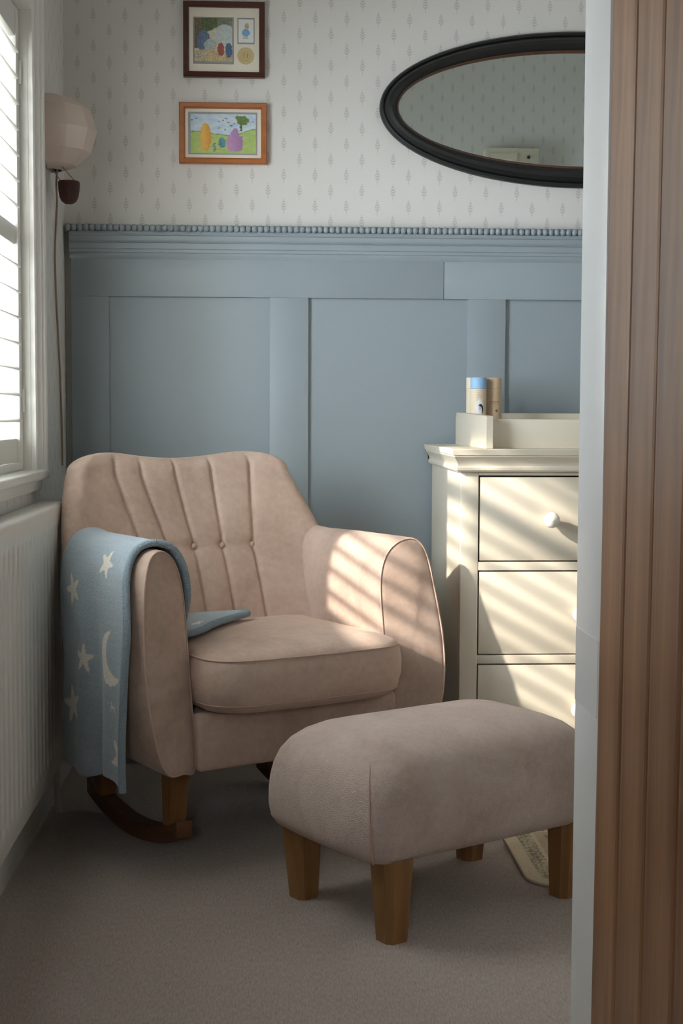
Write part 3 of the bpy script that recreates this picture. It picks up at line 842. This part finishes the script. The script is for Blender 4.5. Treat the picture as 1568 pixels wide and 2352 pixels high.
cu, base = cushion('seat_cushion', 0.264, -0.030, 0.480, 0.075, [(0.05, 0.322), (0.022, 0.326), (0.008, 0.337), (0.001, 0.352), (-0.004, 0.38), (-0.005, 0.41), (-0.001, 0.440), (0.004, 0.452), (0.012, 0.459), (0.030, 0.467)], 'velvet', ac, 0.018, 0.024)
c = Vector((0, 0.225, 0))
for ins, z in ((0.0005, 0.4495), (0.002, 0.346)):
    tube('piping', [Vector((p.x-ins*math.copysign(1, p.x)*min(1, abs(p.x)/0.2376), p.y-ins*((p.y-c.y)/0.255), z)) for p in base], 0.0019 if z > 0.4 else 0.0013, 'piping_velvet', cu, 6, closed=True)
box('front_rail', (-0.272, 0.040, 0.188), (0.272, 0.075, 0.322), 'velvet', ac, 0.012, 3)
box('seat_deck', (-0.272, 0.06, 0.20), (0.272, 0.52, 0.318), 'velvet', ac, 0.004)

# chair body proportions, then the rocker base at floor level
KC, KZ = 0.953, 0.047
def settle(o):
    T = Matrix.Translation((0, 0, KZ)) @ Matrix.Scale(KC, 4)
    if o.data.users == 1 or not o.data.get('settled'):
        if o.location.length > 0:
            o.data.transform(Matrix.Scale(KC, 4))
        else: o.data.transform(T)
        o.data['settled'] = 1
    if o.location.length > 0: o.location = T @ o.location
    for k in o.children: settle(k)
for k in list(ac.children): settle(k)
def rocker(x):
    rings = []
    for k in range(19):
        y = 0.140+0.52*k/18
        zc = 0.0005+0.72*(y-0.415)**2
        rings.append([Vector((x-0.020, y, zc)), Vector((x+0.020, y, zc)), Vector((x+0.020, y, zc+0.040)), Vector((x-0.020, y, zc+0.040))])
    o = loft('rocker', rings, 'walnut_rocker', ac, auto=30)
    b = o.modifiers.new('bev', 'BEVEL'); b.width = 0.003; b.segments = 2; b.limit_method = 'ANGLE'
for x in (-0.245, 0.245):
    rocker(x)
    for yb_, yt in ((0.195, 0.150), (0.58, 0.57)):
        z0 = 0.038+0.72*(yb_-0.415)**2
        rings = [[Vector((xx+a*sx, y+a*sy, z)) for sx, sy in ((-1, -1), (1, -1), (1, 1), (-1, 1))] for xx, y, z, a in ((x, yb_, z0, 0.019), (x*1.06, yt, 0.25, 0.025))]
        loft('leg', rings, 'oak_leg', ac, auto=30)

# blanket over the left arm
BP = [(-0.016, 0.507), (-0.12, 0.502), (-0.205, 0.492), (-0.247, 0.490), (-0.2575, 0.515), (-0.2575, 0.58), (-0.272, 0.655), (-0.300, 0.696), (-0.345, 0.711), (-0.388, 0.696), (-0.418, 0.645), (-0.434, 0.56), (-0.443, 0.46), (-0.445, 0.36), (-0.443, 0.27), (-0.440, 0.190)]
BPATH = crom([Vector((x, 0, z)) for x, z in BP], 16, False)
BL = [0.0]
for a, b in zip(BPATH[:-1], BPATH[1:]): BL.append(BL[-1]+(b-a).length)
BTOT = BL[-1]
def bl_at(s):
    d = s*BTOT
    for i in range(len(BL)-1):
        if BL[i+1] >= d:
            t = (d-BL[i])/(BL[i+1]-BL[i]); return BPATH[i]*(1-t)+BPATH[i+1]*t
    return BPATH[-1].copy()
def blanket(s, t):
    """s: seat end 0 .. hem 1, t: front 0 .. back 1 (chair space)"""
    p = bl_at(s)
    hang = smst(0.52, 1.0, s); seat = 1-smst(0.12, 0.24, s)
    yf = 0.118-0.075*smst(0.50, 0.72, s)+0.03*smst(0.75, 1, s)*0
    yf += 0.045*(1-smst(0.20, 0.34, s))
    yb = 0.410+0.075*smst(0.30, 0.42, s)*(1-smst(0.52, 0.80, s))
    yf += seat*0.115*(1-s/0.20 if s < 0.20 else 0)
    yb -= seat*0.095*(1-s/0.20 if s < 0.20 else 0)
    y = yf+(yb-yf)*t
    x, z = p.x, p.z
    wav = hang*(0.012*math.sin(t*9.5+0.6)+0.008*math.sin(t*19+s*3))
    x -= wav+0.006*hang
    y += hang*0.010*math.sin(s*14)
    if s > 0.9: z += 0.020*(s-0.9)/0.1*math.sin(t*7.0+0.3)-(0.03*(1-t) if t < 0.45 else 0.014)*(s-0.9)/0.1
    if s > 0.25: 
        k = smst(0.28, 0.60, y); z += 0.022*smst(0.42, 0.62, y)*(1-hang)*smst(0.3, 0.4, s)
    return Vector((x*KC, y*KC, z*KC+KZ))
SHAPES = []   # filled below: (kind, s, t, size, rot)
def starf(ds, dt, r, rot):
    a = math.atan2(dt, ds)+rot; d = math.hypot(ds, dt)
    k = (a/(2*PI/5)) % 1.0; k = abs(k-0.5)*2          # 1 at tips
    return d < r*(0.40+0.60*k**1.6)
SHAPES = [('star', 0.560, 0.30, 0.036, 0.3), ('star', 0.630, 0.78, 0.040, 1.0), ('star', 0.770, 0.62, 0.036, 0.6), ('star', 0.945, 0.03, 0.046, 0.2),
          ('star', 0.880, 0.78, 0.046, 0.9), ('star', 0.150, 0.25, 0.026, 0.3), ('moon', 0.750, 0.20, 0.060, 0.0), ('h', 0.850, 0.15, 0.02, 0.0), ('star', 0.42, 0.62, 0.036, 0.5), ('star', 0.29, 0.7, 0.034, 0.8)]
BW = 0.34
def blcol(s, t):
    n = noise2(s*6, t*3, 7)
    c = mixc((148, 161, 170), (162, 174, 182), n)
    rib = math.sin(s*BTOT*900)
    c = mixc(c, (134, 147, 156), 0.18 if rib > 0.3 else 0)
    for kind, ss, tt, r, rot in SHAPES:
        ds, dt = (s-ss)*BTOT, (t-tt)*BW
        if abs(ds) > 0.09 or abs(dt) > 0.09: continue
        if kind == 'star' and starf(ds, dt, r, rot): c = (226, 218, 206)
        if kind == 'moon' and ds*ds+dt*dt < r*r and (ds+0.016)**2+(dt+0.030)**2 > (r*0.92)**2: c = (226, 218, 206)
        if kind == 'h':
            if (abs(dt-0.008) < 0.0018 and abs(ds) < 0.014) or (abs(dt+0.006) < 0.0018 and -0.002 < ds < 0.014) or (abs(ds) < 0.002 and abs(dt) < 0.008): c = (214, 208, 196)
    return c
NS, NT = 330, 120
blk = colgrid('knit_blanket', NT, NS, lambda u, v: blanket(v, u), lambda u, v: blcol(v, u), 'knit', None)
blk.location = (0.096, 3.140, 0); blk.rotation_euler = (0, 0, TH)
md = blk.modifiers.new('thickness', 'SOLIDIFY'); md.thickness = 0.010; md.offset = 0.0
tag(blk, 'pale blue knitted blanket with cream stars and moon draped over the chair arm', 'blanket')
tube('hem', [blanket(k/90, 0.0)+Vector((0, 0.002, 0)) for k in range(91)], 0.0085, 'blanket_trim', blk, 10)
tube('hem', [blanket(0.0, k/20) for k in range(21)], 0.0085, 'blanket_trim', blk, 10)

# ------------------------------------------------------------------ footstool
FA = math.atan2(0.535, 0.845)
fs = thing('footstool', 'taupe velvet footstool on tapered oak legs in front of the armchair', 'footstool', (0.347, 2.902, 0), FA)
HX, HY = 0.300, 0.203
def srect(hx, hy, rad, n=10):
    out = []
    for sx, sy, a0 in ((1, 1, 0), (-1, 1, 90), (-1, -1, 180), (1, -1, 270)):
        for k in range(n+1):
            a = math.radians(a0+90*k/n); out.append(Vector((sx*(hx-rad)+rad*math.cos(a), sy*(hy-rad)+rad*math.sin(a), 0)))
    res = []
    for i in range(len(out)):
        a, b = out[i], out[(i+1) % len(out)]; m = 12 if (i % (n+1)) == n else 1
        for k in range(m): res.append(a+(b-a)*(k/m))
    return res
rings = []
def frg(ins, z, rad, sag=0.0):
    hx, hy = HX-ins, HY-ins
    R = []
    for p in srect(hx, hy, rad):
        d = Vector((p.x, p.y, z))
        d.x += 0.012*math.copysign(1, p.x)*max(0, 1-(p.y/hy)**2)*smst(hx*0.6, hx, abs(p.x))*(1 if z < 0.36 else 0.5)
        zz = z
        R.append(Vector((d.x, d.y, zz)))
    return R
for ins, z, rd in ((0.10, 0.158, 0.02), (0.040, 0.156, 0.03), (0.016, 0.162, 0.035), (0.006, 0.178, 0.04), (0.001, 0.205, 0.045), (0.0, 0.235, 0.05), (0.001, 0.265, 0.055), (0.005, 0.292, 0.06), (0.013, 0.318, 0.065), (0.026, 0.340, 0.07), (0.045, 0.357, 0.07), (0.070, 0.370, 0.065), (0.10, 0.379, 0.055), (0.135, 0.385, 0.04), (0.165, 0.388, 0.02), (0.190, 0.389, 0.008)):
    rings.append(frg(ins, z, rd))
bd = loft('padded_top', rings, 'stool_velvet', fs, auto=80)
SR = rings
for ci, ai in ((0, 7), (1, 3), (2, 7-4), (3, 7)):
    idx = ci*22+ai
    path = [SR[k][idx] for k in range(2, 10)]
    path = [p+Vector((p.x, p.y, 0)).normalized()*0.0006 for p in path]
    tube('seam', path, lambda t: 0.0032*(1-0.75*t), 'piping_velvet', bd, 6)
for sx in (-1, 1):
    for sy in (-1, 1):
        rings = []
        for z, a in ((0.0, 0.0260), (0.165, 0.0365)):
            c = Vector((sx*(0.226+0.004*z/0.165), sy*(0.151+0.004*z/0.165), z)); ch_ = a*0.42; R = []
            for qx, qy in ((-1, -1), (1, -1), (1, 1), (-1, 1)):
                R.append((c+Vector((qx*a, qy*(a-ch_) if qx*qy < 0 else qy*(a-ch_), 0)), c+Vector((qx*(a-ch_), qy*a, 0)), qx*qy))
            ring = []
            for A, B, q in R:
                ring += [B, A] if q < 0 else [A, B]
            rings.append(ring)
        loft('leg', rings, 'oak_leg', fs, auto=20)

# ------------------------------------------------------------------ rug
RX0, RX1, RYa, RYb, RR = 0.555, 1.45, 2.934, 3.40, 0.075
def rugd(x, y):
    dx = min(x-RX0, RX1-x); dy = min(y-RYa, RYb-y)
    if dx < RR and dy < RR: return RR-math.hypot(RR-dx, RR-dy)
    return min(dx, dy)
def rugcol(x, y):
    d = rugd(x, y)
    if d < 0.034: return (208, 194, 168)
    if d < 0.070: return mixc((120, 112, 94), (196, 184, 160), 1.0 if noise2(x, y, 60) > 0.5 else 0.1)
    if d < 0.078: return (206, 192, 168)
    if d < 0.100: return mixc((176, 156, 132), (190, 172, 148), noise2(x, y, 40))
    return mixc((214, 202, 178), (130, 116, 98), 1.0 if noise2(x+.1, y, 34) > 0.52 else 0.0)
def rugpos(u, v):
    x, y = RX0+(RX1-RX0)*u, RYa+(RYb-RYa)*v
    for cx, cy, sx, sy in ((RX0+RR, RYa+RR, -1, -1), (RX1-RR, RYa+RR, 1, -1), (RX0+RR, RYb-RR, -1, 1), (RX1-RR, RYb-RR, 1, 1)):
        dx, dy = (x-cx)*sx, (y-cy)*sy
        if dx > 0 and dy > 0:
            m = max(dx, dy); l = math.hypot(dx, dy)
            if l > 0: x, y = cx+sx*dx*m/l, cy+sy*dy*m/l
    return Vector((x, y, 0.006))
rug = colgrid('patterned_rug', 224, 128, rugpos, lambda u, v: rugcol(*rugpos(u, v)[:2]), 'woven_rug')
md = rug.modifiers.new('thickness', 'SOLIDIFY'); md.thickness = 0.0055; md.offset = -1.0
tag(rug, 'cream patterned rug with a speckled border lying behind the footstool', 'rug')
